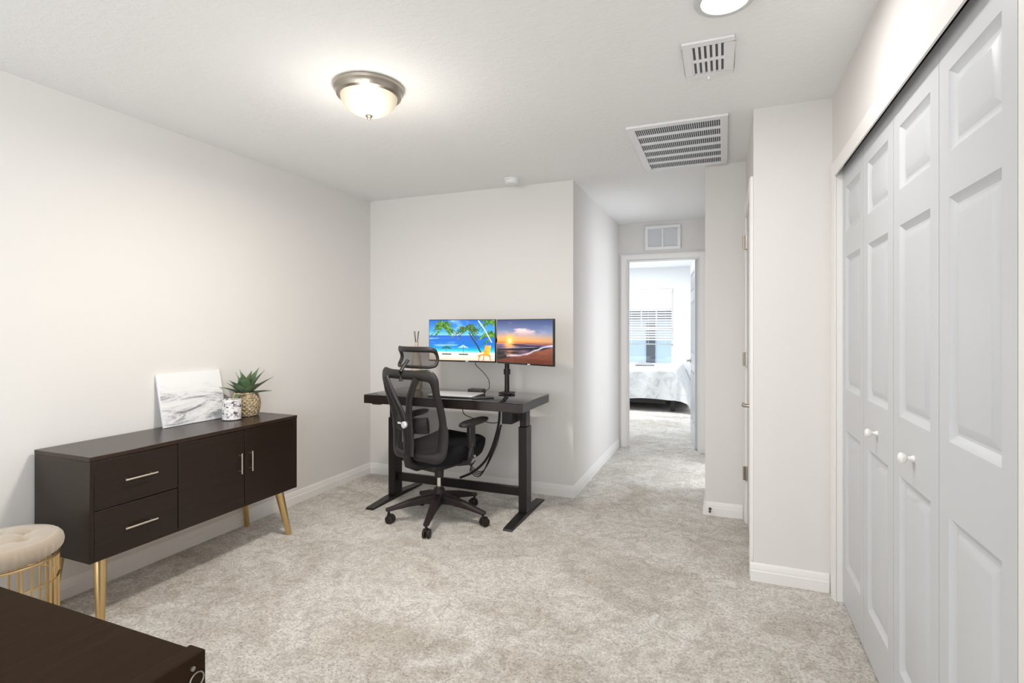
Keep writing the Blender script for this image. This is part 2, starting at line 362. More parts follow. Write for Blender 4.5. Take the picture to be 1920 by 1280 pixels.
for x0, x1, z0, z1 in ((WX0, WX0+f, WZ0, WZ1), (WX1-f, WX1, WZ0, WZ1), (WX0+f, WX1-f, WZ0, WZ0+f), (WX0+f, WX1-f, WZ1-f, WZ1), (WX0+f, WX1-f, 1.265, 1.315)):
    m.box(x0, x1, YW+.055, YW+.10, z0, z1)
m.build('window_frame', MT, wn)
m = MB(); tw = (WX1-WX0-2*f)/3
for k in (1, 2): m.box(WX0+f+k*tw-.010, WX0+f+k*tw+.010, YW+.07, YW+.085, 1.315, WZ1-f)
m.box(WX0+f, WX1-f, YW+.071, YW+.084, 1.645, 1.665); m.build('muntin', MT, wn)
MB().box(WX0+f, WX1-f, YW+.076, YW+.079, WZ0+f, 1.265).box(WX0+f, WX1-f, YW+.0765, YW+.0785, 1.315, WZ1-f).build('pane', MGLASS, wn)
MB().box(WX0-.0, WX1+.0, YW-.02, YW+.055, WZ0-.02, WZ0+.001).build('window_sill', MT, wn)
bl = thing('window_blind', 'white horizontal slat blind half lowered over the bedroom window', 'blind', (0, 0, 0))
MB().box(WX0+.008, WX1-.008, YW+.004, YW+.05, WZ1-.045, WZ1-.003).build('headrail', MT, bl, bevel=.002)
m = MB(); z = WZ1-.08
while z > 1.03:
    a = math.radians(30); cy = YW+.027
    m.add([(WX0+.012, cy-.024*math.cos(a), z-.024*math.sin(a)), (WX1-.012, cy-.024*math.cos(a), z-.024*math.sin(a)),
           (WX1-.012, cy+.024*math.cos(a), z+.024*math.sin(a)), (WX0+.012, cy+.024*math.cos(a), z+.024*math.sin(a))], [(0, 1, 2, 3)]); z -= .046
m.build('slats', MT, bl, solid=.003)
MB().box(WX0+.010, WX1-.010, YW+.006, YW+.048, .975, .997).build('bottom_rail', mat('grey_rail', (.35, .38, .38), .5), bl, bevel=.002)
m = MB()
for x in (WX0+.14, (WX0+WX1)/2, WX1-.14): m.cyl((x, YW+.002, .99), (x, YW+.002, WZ1-.03), .0018, n=6)
m.build('ladder_cord', MT, bl)
# neighbour's house seen through the blind
hs = thing('neighbouring_house', 'pale blue grey house with dark shingle roof outside the bedroom window', 'house', (0, 0, 0))
MB().box(-6, 4, 14.6, 14.8, -3, 1.50).build('wall', MHOUSE, hs)
MB().add([(-6.4, 14.2, 1.50), (4.4, 14.2, 1.50), (4.4, 14.2, 1.62), (-6.4, 14.2, 1.62), (-6.4, 14.25, 1.76), (4.4, 14.25, 1.76), (-6.4, 14.9, 1.50), (4.4, 14.9, 1.50)], [(0, 1, 2, 3), (3, 2, 5, 4), (0, 6, 7, 1), (4, 5, 7, 6)]).build('roof', MROOF, hs)
MB().box(-1.93, -1.70, 14.56, 14.6, .3, 1.42).build('window', MROOF, hs)

# ---------------------------------------------------------------- ceiling fixtures
lt = thing('ceiling_light', 'flush-mount ceiling light with brushed nickel ring and frosted glass bowl', 'ceiling light', (-1.551, 2.054, H))
MB().lathe([(.158, 0), (.163, -.006), (.161, -.018), (.155, -.026), (.152, -.032), (.148, -.044), (.136, -.050), (.130, -.046), (.128, -.02), (.12, -.0005)], n=64).build('metal_ring', MNIC, lt, ang=25)
MB_ = bpy.data.materials.new('lit_frosted_glass'); MB_.use_nodes = True
N, L, b = nodes(MB_)
b.inputs['Base Color'].default_value = (.42, .38, .31, 1); b.inputs['Roughness'].default_value = .3
tc = N.new('ShaderNodeTexCoord'); vm = N.new('ShaderNodeVectorMath'); vm.operation = 'DISTANCE'; vm.inputs[1].default_value = (.035, -.05, -.06)
L.new(tc.outputs['Object'], vm.inputs[0])
r = ramp(MB_, vm.outputs['Value'], [(.05, (1.1, 1.02, .85)), (.08, (.60, .54, .42)), (.12, (.33, .27, .19)), (.17, (.20, .16, .11))])
L.new(r.outputs[0], b.inputs['Emission Color']); b.inputs['Emission Strength'].default_value = 1.0
MB().lathe([(.1315, -.046), (.128, -.062), (.118, -.082), (.100, -.103), (.075, -.119), (.045, -.129), (.014, -.133), (.001, -.1335)], n=64).build('glass_bowl', MB_, lt)
MB().lathe([(.001, -.132), (.014, -.132), (.017, -.136), (.013, -.141), (.008, -.144), (.009, -.149), (.004, -.153), (.0005, -.154)], n=20).build('finial', MNIC, lt)
gl = bpy.data.lights.new('bowl_light', 'AREA'); gl.shape = 'DISK'; gl.size = .22; gl.energy = 17; gl.color = (1, .93, .83)
go = bpy.data.objects.new('bowl_light', gl); COL.objects.link(go); go.location = (-1.551, 2.054, H-.157)

pl_ = bpy.data.lights.new('bowl_side_glow', 'POINT'); pl_.energy = 3.6; pl_.shadow_soft_size = .10; pl_.color = (1, .93, .83)
po = bpy.data.objects.new('bowl_side_glow', pl_); COL.objects.link(po); po.location = (-1.551, 2.054, H-.36)
dl = thing('recessed_downlight', 'round white glowing downlight cut by the top edge of photo', 'downlight', (0.005, 1.95, H))
MB().lathe([(.100, 0), (.100, -.006), (.096, -.012), (.088, -.014), (.078, -.012), (.076, -.002)], n=48).build('trim_ring', mat('downlight_ring', (.62, .62, .62), .4), dl)
MB().lathe([(.078, -.010), (.05, -.0112), (.001, -.0115)], n=48).build('lens', mat('glowing_lens', (.9, .9, .9), .4, emit=(1, .99, .97), estr=4), dl)

sd = thing('smoke_detector', 'small round white smoke detector on the ceiling near back wall', 'smoke detector', (-1.5, 3.73, H))
MB().lathe([(.062, 0), (.063, -.008), (.058, -.012)], n=40).build('base_ring', MG, sd)
MB().lathe([(.056, -.010), (.054, -.026), (.048, -.036), (.032, -.040), (.001, -.041)], n=40).build('cover', MG, sd)

MDARK = mat('duct_dark', (.07, .085, .10), .8)
# large return grille : corners backprojected from the photo
def cproj(u, v, z=H):
    d = 987*(z-EYE)/(613-v); xc = (u-960)/987*d
    return (-math.sin(YAW)*d+math.cos(YAW)*xc, math.cos(YAW)*d+math.sin(YAW)*xc)
gx0, gx1, gy0, gy1 = -.505, -.0, 2.70, 3.33
g = thing('return_air_grille', 'large white return air grille with five bars on the ceiling', 'vent', (0, 0, 0))
fw = .042
m = MB()
GX0, GX1, GY0, GY1 = -.512, .026, 3.0, 3.888
def framebox(m, x0, x1, y0, y1, w_, z0, z1):
    m.box(x0, x1, y0, y0+w_, z0, z1).box(x0, x1, y1-w_, y1, z0, z1).box(x0, x0+w_, y0+w_, y1-w_, z0, z1).box(x1-w_, x1, y0+w_, y1-w_, z0, z1)
framebox(m, GX0, GX1, GY0, GY1, fw, H-.014, H); m.build('frame', MG, g, bevel=.003)
MB().box(GX0+fw, GX1-fw, GY0+fw, GY1-fw, H-.0015, H-.0002).build('dark_backing', MDARK, g)
m = MB(); n = 6; hh = (GY1-GY0-2*fw)/n
for k in range(1, n): m.box(GX0+fw, GX1-fw, GY0+fw+k*hh-.010, GY0+fw+k*hh+.010, H-.012, H-.001)
m.build('bars', MG, g)
m = MB(); x = GX0+fw+.006
while x < GX1-fw:
    m.box(x, x+.0042, GY0+fw, GY1-fw, H-.005, H-.001); x += .0115
m.build('fins', mat('fin_grey', (.78, .80, .82), .5), g)
# small supply register
g = thing('supply_register', 'small white ceiling register with two rows of slots', 'vent', (0, 0, 0))
RX0, RX1, RY0, RY1 = -.156, .042, 2.20, 2.52
m = MB(); framebox(m, RX0, RX1, RY0, RY1, .034, H-.010, H)
m.box(RX0+.034, RX1-.034, (RY0+RY1)/2-.010, (RY0+RY1)/2+.010, H-.010, H-.001).build('frame', MG, g, bevel=.003)
MB().box(RX0+.034, RX1-.034, RY0+.04, RY1-.04, H-.0015, H-.0002).build('dark_backing', mat('register_dark', (.16, .16, .17), .8), g)
m = MB(); st = (RX1-RX0-.068)/6
for k in range(7):
    x = RX0+.034+k*st
    m.box(x-.006, x+.006, RY0+.04, RY1-.04, H-.009, H-.001)
m.build('louvers', MG, g)
MB().box(-.065, -.055, RY1-.010, RY1+.012, H-.022, H-.009).build('damper_lever', MG, g)
# transfer vent above the hall end door
g = thing('transfer_vent', 'small white two-pane vent above the doorway at the hall end', 'vent', (0, 0, 0))
vx0, vx1, vz0, vz1 = -.785, -.415, 2.135, 2.395
m = MB()
for a, b_, c, d in ((vx0, vx1, vz0, vz0+.034), (vx0, vx1, vz1-.034, vz1), (vx0, vx0+.034, vz0+.034, vz1-.034), (vx1-.034, vx1, vz0+.034, vz1-.034), ((vx0+vx1)/2-.010, (vx0+vx1)/2+.010, vz0+.034, vz1-.034)):
    m.box(a, b_, YE-.022, YE, c, d)
m.build('frame', MG, g, bevel=.003)
m = MB(); z = vz0+.04
while z < vz1-.036:
    m.add([(vx0+.034, YE-.016, z), (vx1-.034, YE-.016, z), (vx1-.034, YE-.012, z+.0132), (vx0+.034, YE-.012, z+.0132)], [(0, 1, 2, 3)]); z += .0135
m.build('louvers', mat('bright_louvers', (.80, .82, .85), .5), g)

ds = tag(MB().tube([(0, 0, 0), (0, -.004, 0), (0, -.006, 0), (0, -.055, 0), (0, -.057, 0), (0, -.068, 0)], [.010, .010, .005, .005, .008, .007], 12).build('spring_door_stop', mat('dark_bronze', (.10, .06, .04), .4, .6)),
         'tiny bronze door stop on the baseboard below the alcove wall', 'door stop'); ds.location = (-.085, YB-.0125, .045)
# ---------------------------------------------------------------- credenza
CX0, CX1, CYa, CYb, CZ0, CZ1 = -2.932, -2.53, 1.425, 2.612, .287, .748
cr = thing('credenza', 'long espresso wood credenza on gold legs against the left wall', 'sideboard', (0, 0, 0))
tt = .020
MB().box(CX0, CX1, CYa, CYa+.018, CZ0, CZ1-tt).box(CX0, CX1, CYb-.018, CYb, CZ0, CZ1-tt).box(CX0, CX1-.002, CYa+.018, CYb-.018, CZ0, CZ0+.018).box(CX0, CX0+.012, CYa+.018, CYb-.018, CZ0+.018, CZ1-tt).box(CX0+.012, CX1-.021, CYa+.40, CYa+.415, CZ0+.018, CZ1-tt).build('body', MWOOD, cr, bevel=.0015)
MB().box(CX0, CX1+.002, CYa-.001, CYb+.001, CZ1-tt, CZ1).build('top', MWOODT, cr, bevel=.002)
ys = [CYa+.0185, CYa+.396, CYa+.791, CYb-.0185]
zm = (CZ0+CZ1-tt)/2
hb = lambda parent, p0, p1: (lambda q: q.build('handle', MPALE, parent))(MB().tube([p0, p1], .0042, 10).cyl((CX1-.001, p0[1]+(p1[1]-p0[1])*.12, p0[2]+(p1[2]-p0[2])*.12), Vector(p0)+(Vector(p1)-Vector(p0))*.12, .003, n=8).cyl((CX1-.001, p0[1]+(p1[1]-p0[1])*.88, p0[2]+(p1[2]-p0[2])*.88), Vector(p0)+(Vector(p1)-Vector(p0))*.88, .003, n=8))
for z0, z1 in ((zm+.002, CZ1-tt-.003), (CZ0+.001, zm-.002)):
    d = MB().box(CX1-.020, CX1, ys[0], ys[1]-.002, z0, z1).build('drawer', MWOOD, cr, bevel=.001)
    zc = (z0+z1)/2; hb(d, (CX1+.022, ys[0]+.115, zc), (CX1+.022, ys[0]+.262, zc))
for k, (y0, y1) in enumerate(((ys[1]+.002, ys[2]-.002), (ys[2]+.002, ys[3]))):
    d = MB().box(CX1-.020, CX1, y0, y1, CZ0+.001, CZ1-tt-.003).build('door', MWOOD, cr, bevel=.001)
    yh = y1-.034 if k == 0 else y0+.034
    hb(d, (CX1+.022, yh, .485), (CX1+.022, yh, .60))
for sx, sy in ((1, -1), (1, 1), (-1, -1), (-1, 1)):
    xa = CX1-.055 if sx > 0 else CX0+.055; ya = CYb-.10 if sy > 0 else CYa+.075
    MB().tube([(xa, ya, CZ0+.002), (xa+sx*.004, ya+sy*.004, CZ0-.01), (xa+sx*.034, ya+sy*(.055 if sy > 0 else .02), .0)], [.026, .026, .0165], 24).build('leg', MGOLD, cr)
MB().box(CX0+.03, CX1-.03, CYa+.03, CYb-.03, CZ0-.012, CZ0+.0).build('underframe', mat('gold_underframe', (.62, .47, .26), .4, .8), cr, bevel=.002)

# canvas leaning against the wall
MART = mat('seascape_print', (.8, .8, .8), .7); N, L, b = nodes(MART)
v_ = mapping(MART, (1, 1.6, 7)); t = noise(MART, 2.4, 8, .72, .9, v_)
rr = ramp(MART, t.outputs[0], [(.33, (.10, .10, .12)), (.42, (.42, .42, .45)), (.49, (.74, .74, .75)), (.60, (.84, .84, .84))])
# the print is nearly blank at the top and busier below
tc = N.new('ShaderNodeTexCoord'); sp = N.new('ShaderNodeSeparateXYZ'); L.new(tc.outputs['Object'], sp.inputs[0])
mr = N.new('ShaderNodeMapRange'); mr.inputs[1].default_value = .15; mr.inputs[2].default_value = .24; L.new(sp.outputs[2], mr.inputs[0])
mx = N.new('ShaderNodeMix'); mx.data_type = 'RGBA'; L.new(mr.outputs[0], mx.inputs[0]); L.new(rr.outputs[0], mx.inputs[6]); mx.inputs[7].default_value = (.84, .84, .85, 1)
L.new(mx.outputs[2], b.inputs['Base Color'])
art = thing('canvas_print', 'white canvas with grey abstract waves leaning against wall on credenza', 'picture', (-2.872, 2.187, CZ1+.0015))
art.rotation_euler = (0, -math.atan2(.062, .28), 0)
MB().box(-.016, 0, -.198, .198, 0, .303).build('stretched_canvas', MCAN, art, bevel=.002)
MB().box(.0001, .0008, -.196, .196, .002, .301).build('print', MART, art)

# speckled cup
cp = thing('speckled_cup', 'small white cup with dark speckles in front of woven planter', 'cup', (-2.772, 2.335, CZ1+.001))
MB().lathe([(.001, 0), (.046, 0), (.053, .005), (.053, .121), (.050, .123), (.046, .120), (.046, .02), (.001, .018)], n=40).build('body', MSPK, cp)
# agave in woven planter
pl = thing('potted_agave', 'green agave plant in a round woven rush planter', 'potted plant', (-2.822, 2.478, CZ1+.001))
m = MB(); nn = 72
def bk(i, j):
    a = 2*PI*i; z = j*.15; r = .058+.027*math.sin(PI*(j*.86+.10))**.8
    wv = .0042*math.sin(a*18+PI*(int(j*12) % 2))*abs(math.sin(j*12*PI)); r += wv+.0022*abs(math.sin(j*12*PI))
    return Vector((r*math.cos(a), r*math.sin(a), z))
m.grid(bk, 108, 60); m.lathe([(.001, 0), (.060, 0)], n=108); m.lathe([(.066, .15), (.058, .149), (.056, .12), (.001, .12)], n=108)
m.build('woven_planter', MWEAVE, pl)
m = MB()
def leaf(az, el, ln, wd):
    q_ = max(0, -math.cos(az)-.1)   # leaves bend up where the wall and canvas are close
    ln *= 1-.35*q_; el += .45*q_
    d = Vector((math.cos(az), math.sin(az), 0)); s = Vector((-math.sin(az), math.cos(az), 0)); n = 12; rows = []
    p = Vector((0, 0, .128))+d*.012; e = el
    for k in range(n+1):
        t = k/n; wdt = wd*(.45+.75*math.sin(PI*min(1, t*.95+.12))**.9)*(1-t**3.2)+.0006
        nrm = -d*math.sin(e)+Vector((0, 0, 1))*math.cos(e)
        rows.append([p-s*wdt+nrm*wdt*.32, p-s*wdt*.5+nrm*wdt*.02, p-nrm*wdt*.14, p+s*wdt*.5+nrm*wdt*.02, p+s*wdt+nrm*wdt*.32, p+s*wdt*.5+nrm*(wdt*.1+.0015), p+nrm*.002, p-s*wdt*.5+nrm*(wdt*.1+.0015)])
        p = p+(d*math.cos(e)+Vector((0, 0, 1))*math.sin(e))*ln/n; e -= .028
    m.ring(rows)
random.seed(3)
for rowi, (cnt, el, ln, wd) in enumerate(((4, 82, .175, .027), (5, 66, .185, .030), (6, 42, .175, .028), (5, 14, .165, .023))):
    for k in range(cnt):
        leaf(2*PI*(k+.37*rowi)/cnt+random.uniform(-.15, .15), math.radians(el+random.uniform(-7, 7)), ln*random.uniform(.86, 1.1), wd)
m.build('leaves', MLEAF, pl, ang=50)

# ---------------------------------------------------------------- tufted stool
st = thing('tufted_stool', 'round beige velvet tufted stool with gold wire base by the credenza', 'stool', (-2.633, 1.174, 0))
R = .183
tuf = [(.078*math.cos(a), .078*math.sin(a)) for a in [math.radians(x) for x in (25, 97, 169, 241, 313)]]
def cush(i, j):
    a = 2*PI*i; 
    if j < .7:
        q = j/.7; r = (R-.02)*q; x, y = r*math.cos(a), r*math.sin(a); z = .474+.010*(1-q**2)-.004*q**6
        for tx, ty in tuf:
            dd = math.hypot(x-tx, y-ty); z -= .022*math.exp(-(dd/.017)**2)+.007*math.exp(-(dd/.045)**2)
        for k_ in range(5):   # folds between tufts
            ta, tb = tuf[k_], tuf[(k_+1) % 5]; ab = (tb[0]-ta[0], tb[1]-ta[1]); tt_ = max(0, min(1, ((x-ta[0])*ab[0]+(y-ta[1])*ab[1])/(ab[0]**2+ab[1]**2)))
            dd = math.hypot(x-ta[0]-tt_*ab[0], y-ta[1]-tt_*ab[1]); z -= .004*math.exp(-(dd/.006)**2)
    else:
        q = (j-.7)/.3; aa = q*PI*.95; r = R-.02+.024*math.sin(aa); z = .438+.036*math.cos(aa)
        r += .0022*math.sin(a*46+2*math.sin(a*7))*math.sin(PI*q)
        x, y = r*math.cos(a), r*math.sin(a)
    return Vector((x, y, z))
MB().grid(cush, 220, 44).build('cushion', MVEL, st, ang=80)
for tx, ty in tuf: MB().lathe([(.001, .006), (.006, .005), (.008, 0)], (tx, ty, .441), 12).build('tuft_button', MVEL, st)
circ = lambda r, z, n=64: [(r*math.cos(2*PI*k/n), r*math.sin(2*PI*k/n), z) for k in range(n)]
MB().tube(circ(R-.012, .392), .006, 8, True).lathe([(.001, .399), (R-.02, .399), (R-.02, .405)], n=48).build('top_ring', MGOLD, st)
MB().tube(circ(R-.012, .30), .004, 8, True).build('middle_ring', MGOLD, st)
MB().tube(circ(R-.012, .006), .006, 8, True).build('base_ring', MGOLD, st)
for k in range(20):
    a = 2*PI*(k//2)/10+(.085 if k % 2 else -.085); r = R-.012
    MB().cyl((r*math.cos(a), r*math.sin(a), .006), (r*math.cos(a), r*math.sin(a), .392), .0042, n=8).build('wire_rod', MGOLD, st)

# ---------------------------------------------------------------- near cabinet
nc = thing('near_cabinet', 'dark brown wooden cabinet cropped by the lower left photo corner', 'cabinet', (0, 0, 0))
NX0, NX1, NY0, NY1, NZ = -1.95, -.836, .05, .65, .75
MB().box(NX0, NX1-.040, NY0, NY1, .06, NZ-.022).build('body', MNEAR, nc, bevel=.002)
MB().box(NX0-.0, NX1-.040, NY0, NY1-.002, NZ-.020, NZ-.003).build('top', MNEAR, nc, bevel=.002)
fr = MB().box(NX1-.038, NX1, NY0, NY1+.002, .06, NZ).build('front_panel', MNEAR, nc, bevel=.002)
MB().box(NX0+.03, NX1-.06, NY0+.03, NY1-.03, 0, .06).build('plinth', MNEAR, nc)
rg = [(NX1+.002, .634+.0125*math.cos(2*PI*k/32), .708+.0125*math.sin(2*PI*k/32)) for k in range(32)]
MSILR = mat('dull_silver', (.35, .33, .30), .35, .9)
MB().tube(rg, .0013, 8, True, up=(1, 0, 0)).build('ring_pull', MSILR, fr)
MB().tube([(NX1, .627, .731), (NX1+.003, .627, .731)], .004, 14).build('lock', MSILR, fr)

# ---------------------------------------------------------------- standing desk
dk = thing('standing_desk', 'black height-adjustable desk against the back wall under two monitors', 'desk', (0, 0, 0))
TX0, TX1, TY0, TY1, TZ = -2.42, -1.185, 3.14, 3.69, .822
MB().rbox(TX0, TX1, TY0, TY1, TZ-.006, TZ, .008).build('glass_top', MDTOP, dk)
MB().box(TX0+.002, TX1-.002, TY0+.002, TY1-.002, TZ-.062, TZ-.0065).build('apron', MDEDGE, dk, bevel=.002)
LXs = (-2.355, -1.285)
for lx in LXs:
    MB().box(lx-.030, lx+.030, 3.395, 3.495, .028, .62).build('leg_column', MMET, dk, bevel=.004)
    MB().box(lx-.024, lx+.024, 3.405, 3.485, .62, TZ-.063).build('inner_column', MMET, dk, bevel=.003)
    MB().add([(lx-.032, 3.12, 0), (lx+.032, 3.12, 0), (lx+.032, 3.79, 0), (lx-.032, 3.79, 0), (lx-.032, 3.13, .012), (lx+.032, 3.13, .012), (lx+.032, 3.78, .012), (lx-.032, 3.78, .012),
              (lx-.032, 3.36, .028), (lx+.032, 3.36, .028), (lx+.032, 3.54, .028), (lx-.032, 3.54, .028)],
             [(0, 3, 2, 1), (0, 1, 5, 4), (4, 5, 9, 8), (8, 9, 10, 11), (11, 10, 6, 7), (7, 6, 2, 3), (0, 4, 8, 11, 7, 3), (1, 2, 6, 10, 9, 5)]).build('foot', MMET, dk)
    MB().box(lx-.035, lx+.035, 3.20, 3.66, TZ-.078, TZ-.063).build('top_bracket', MMET, dk)
MB().box(LXs[0]+.031, LXs[1]-.031, 3.432, 3.458, .130, .192).build('crossbar', MMET, dk, bevel=.003)
MB().box(-1.40, -1.325, 3.30, 3.48, TZ-.17, TZ-.0635).build('motor_box', MMET, dk, bevel=.004)
def spline(pts, n=12):
    P = [Vector(p) for p in pts]; P = [P[0]*2-P[1]]+P+[P[-1]*2-P[-2]]; out = []
    for i in range(1, len(P)-2):
        for k in range(n):
            t = k/n; a, b_, c, d = P[i-1:i+3]
            out.append(.5*((2*b_)+(c-a)*t+(2*a-5*b_+4*c-d)*t*t+(3*b_-a-3*c+d)*t**3))
    out.append(P[-2]); return out
MB().tube(spline([(-1.455, 3.40, TZ-.065), (-1.475, 3.42, .62), (-1.53, 3.44, .46), (-1.60, 3.46, .34), (-1.70, 3.47, .25), (-1.80, 3.46, .20)]), .009, 10).build('cable_sleeve', MRUB, dk)
MB().tube(spline([(-1.62, 3.16, TZ-.03), (-1.615, 3.155, TZ-.09), (-1.57, 3.22, .69), (-1.50, 3.34, .645), (-1.47, 3.40, .64)]), .0028, 8).build('thin_cable', MRUB, dk)
random.seed(5)
for k in range(4):
    s = random.uniform(-.03, .03)
    MB().tube(spline([(-1.46+s*.3, 3.42, .62), (-1.55+s, 3.46+s, .42+s), (-1.66+s, 3.50, .22+k*.012), (-1.75, 3.52+s, .235+k*.012), (-1.72+s, 3.50, .30+s)]), .0032, 8).build('loose_cable', MRUB, dk)

# ---------------------------------------------------------------- monitors
def emis_vc(name, s=1.0):
    m = bpy.data.materials.new(name); m.use_nodes = True; N, L, b = nodes(m)
    a = N.new('ShaderNodeVertexColor'); a.layer_name = 'picture'
    b.inputs['Base Color'].default_value = (.01, .01, .01, 1); b.inputs['Roughness'].default_value = .25
    L.new(a.outputs[0], b.inputs['Emission Color']); b.inputs['Emission Strength'].default_value = s; return m
def screen_mesh(name, img, W, Hh, m, parent, y):
    h, wd, _ = img.shape
    xs = np.linspace(-W/2, W/2, wd+1); zs = np.linspace(Hh/2, -Hh/2, h+1)
    X, Z = np.meshgrid(xs, zs); V = np.stack([X, np.full_like(X, y), Z], -1).reshape(-1, 3)
    idx = np.arange((h+1)*(wd+1)).reshape(h+1, wd+1)
    F = np.stack([idx[:-1, :-1], idx[1:, :-1], idx[1:, 1:], idx[:-1, 1:]], -1).reshape(-1, 4)
    me = bpy.data.meshes.new(name); me.from_pydata(V.tolist(), [], F.tolist()); me.materials.append(m)
    ca = me.color_attributes.new('picture', 'FLOAT_COLOR', 'CORNER')
    c = np.clip(img, 0, 1); lin = np.where(c <= .04045, c/12.92, ((c+.055)/1.055)**2.4).reshape(-1, 3)
    c4 = np.concatenate([lin, np.ones((len(lin), 1))], 1); ca.data.foreach_set('color', np.repeat(c4, 4, 0).astype(np.float32).ravel())
    o = bpy.data.objects.new(name, me); COL.objects.link(o); o.parent = parent; return o
def lerpst(y, stops):
    out = np.zeros(y.shape+(3,))
    for ch in range(3): out[..., ch] = np.interp(y, [s[0] for s in stops], [s[1][ch]/255 for s in stops])
    return out
def vnoise(sh, fx, fy, seed):
    r = np.random.RandomState(seed); acc = np.zeros(sh); amp = 1; tot = 0
    for o_ in range(4):
        g_ = r.rand(int(fy*2**o_)+3, int(fx*2**o_)+3)
        yy = np.linspace(0, fy*2**o_, sh[0]); xx = np.linspace(0, fx*2**o_, sh[1])
        y0 = yy.astype(int); x0 = xx.astype(int); ty = (yy-y0)[:, None]; tx = (xx-x0)[None]; ty = ty*ty*(3-2*ty); tx = tx*tx*(3-2*tx)
        a = g_[y0][:, x0]; b_ = g_[y0][:, x0+1]; c = g_[y0+1][:, x0]; d = g_[y0+1][:, x0+1]
        acc += amp*((a*(1-tx)+b_*tx)*(1-ty)+(c*(1-tx)+d*tx)*ty); tot += amp; amp *= .5
    return acc/tot
def stroke(img, pts, w0, w1, col, asp):
    h, wd, _ = img.shape; Y, X = np.mgrid[0:h, 0:wd]; X = (X+.5)/wd*asp; Y = 1-(Y+.5)/h
    P = [(p[0]*asp, p[1]) for p in pts]; n = len(P)-1
    for i in range(n):
        ax, ay = P[i]; bx, by = P[i+1]; dx, dy = bx-ax, by-ay; L2 = dx*dx+dy*dy+1e-9
        t = np.clip(((X-ax)*dx+(Y-ay)*dy)/L2, 0, 1); d = np.hypot(X-ax-t*dx, Y-ay-t*dy)
        w_ = w0+(w1-w0)*(i+t)/n; img[d < w_] = np.array(col)/255
def palm(img, cx, cy, r, asp, seed, cols=((20, 90, 25), (70, 140, 30), (120, 170, 40), (10, 60, 30))):
    rd = random.Random(seed)
    for k in range(34):
        a = rd.uniform(-.9, PI+.9); L_ = r*rd.uniform(.55, 1.0); pts = []
        for q in range(6):
            t = q/5; pts.append((cx+math.cos(a)*L_*t/asp*1.2, cy+math.sin(a)*L_*t*.85-L_*.30*t*t))
        stroke(img, pts, .016, .006, rd.choice(cols), asp)
        for q in range(1, 6):
            for sg in (-1, 1):
                stroke(img, [pts[q], (pts[q][0]+sg*.018+math.cos(a)*.02, pts[q][1]-r*rd.uniform(.12, .2))], .007, .003, rd.choice(cols), asp)
def beach():
    h, wd = 120, 206; asp = wd/h; Y, X = np.mgrid[0:h, 0:wd]; y = 1-(Y+.5)/h; x = (X+.5)/wd
    img = lerpst(y, [(0, (225, 190, 165)), (.10, (245, 230, 212)), (.20, (235, 240, 230)), (.215, (90, 215, 215)), (.28, (30, 165, 205)), (.36, (15, 115, 200)), (.61, (25, 95, 195)), (.63, (130, 200, 235)), (.72, (60, 160, 225)), (1, (20, 95, 190))])
    n = vnoise((h, wd), 5, 4, 2); c = np.clip((n-.50)*6, 0, 1)*(y > .62)*np.clip(1.3-x*1.6, 0, 1); img = img*(1-c[..., None])+c[..., None]*np.array((.88, .95, 1))
    n2 = vnoise((h, wd), 3, 22, 4); c = np.clip((n2-.56)*5, 0, .6)*((y > .34) & (y < .6))*(x < .45); img = img*(1-c[..., None])+c[..., None]*np.array((.75, .88, .97))
    palm(img, .22, .84, .30, asp, 1); palm(img, .60, .78, .26, asp, 2, ((15, 80, 40), (40, 110, 40), (120, 120, 40), (10, 60, 35)))
    palm(img, .93, .93, .34, asp, 5); palm(img, .97, .62, .28, asp, 6)
    stroke(img, [(.62, .68), (.68, .52), (.74, .38), (.79, .22)], .014, .018, (50, 50, 40), asp)
    stroke(img, [(.76, .98), (.84, .80), (.90, .62), (.955, .46)], .016, .012, (200, 215, 225), asp)
    for ux, uy, cc in ((.27, .30, (15, 95, 85)), (.53, .33, (170, 205, 215))):
        for q in range(-5, 6): stroke(img, [(ux, uy+.05), (ux+q*.0155, uy-.015+.0*abs(q))], .008, .006, cc, asp)
        stroke(img, [(ux, uy+.02), (ux, .16)], .005, .005, (60, 60, 50), asp)
        stroke(img, [(ux-.06, .15), (ux+.07, .15)], .016, .014, (70, 95, 60), asp)
    for q in range(7): stroke(img, [(.84+q*.012, .13), (.865+q*.013, .37)], .010, .010, (245, 165+4*q, 35), asp)
    stroke(img, [(.76, .12), (.84, .16), (.93, .13)], .022, .02, (235, 150, 40), asp)
    for q in ((.78, .12, .76, .01), (.84, .12, .83, .0), (.92, .13, .94, .02)): stroke(img, [(q[0], q[1]), (q[2], q[3])], .012, .010, (205, 120, 30), asp)
    stroke(img, [(.78, .20), (.88, .24)], .010, .010, (230, 140, 40), asp)
    return img
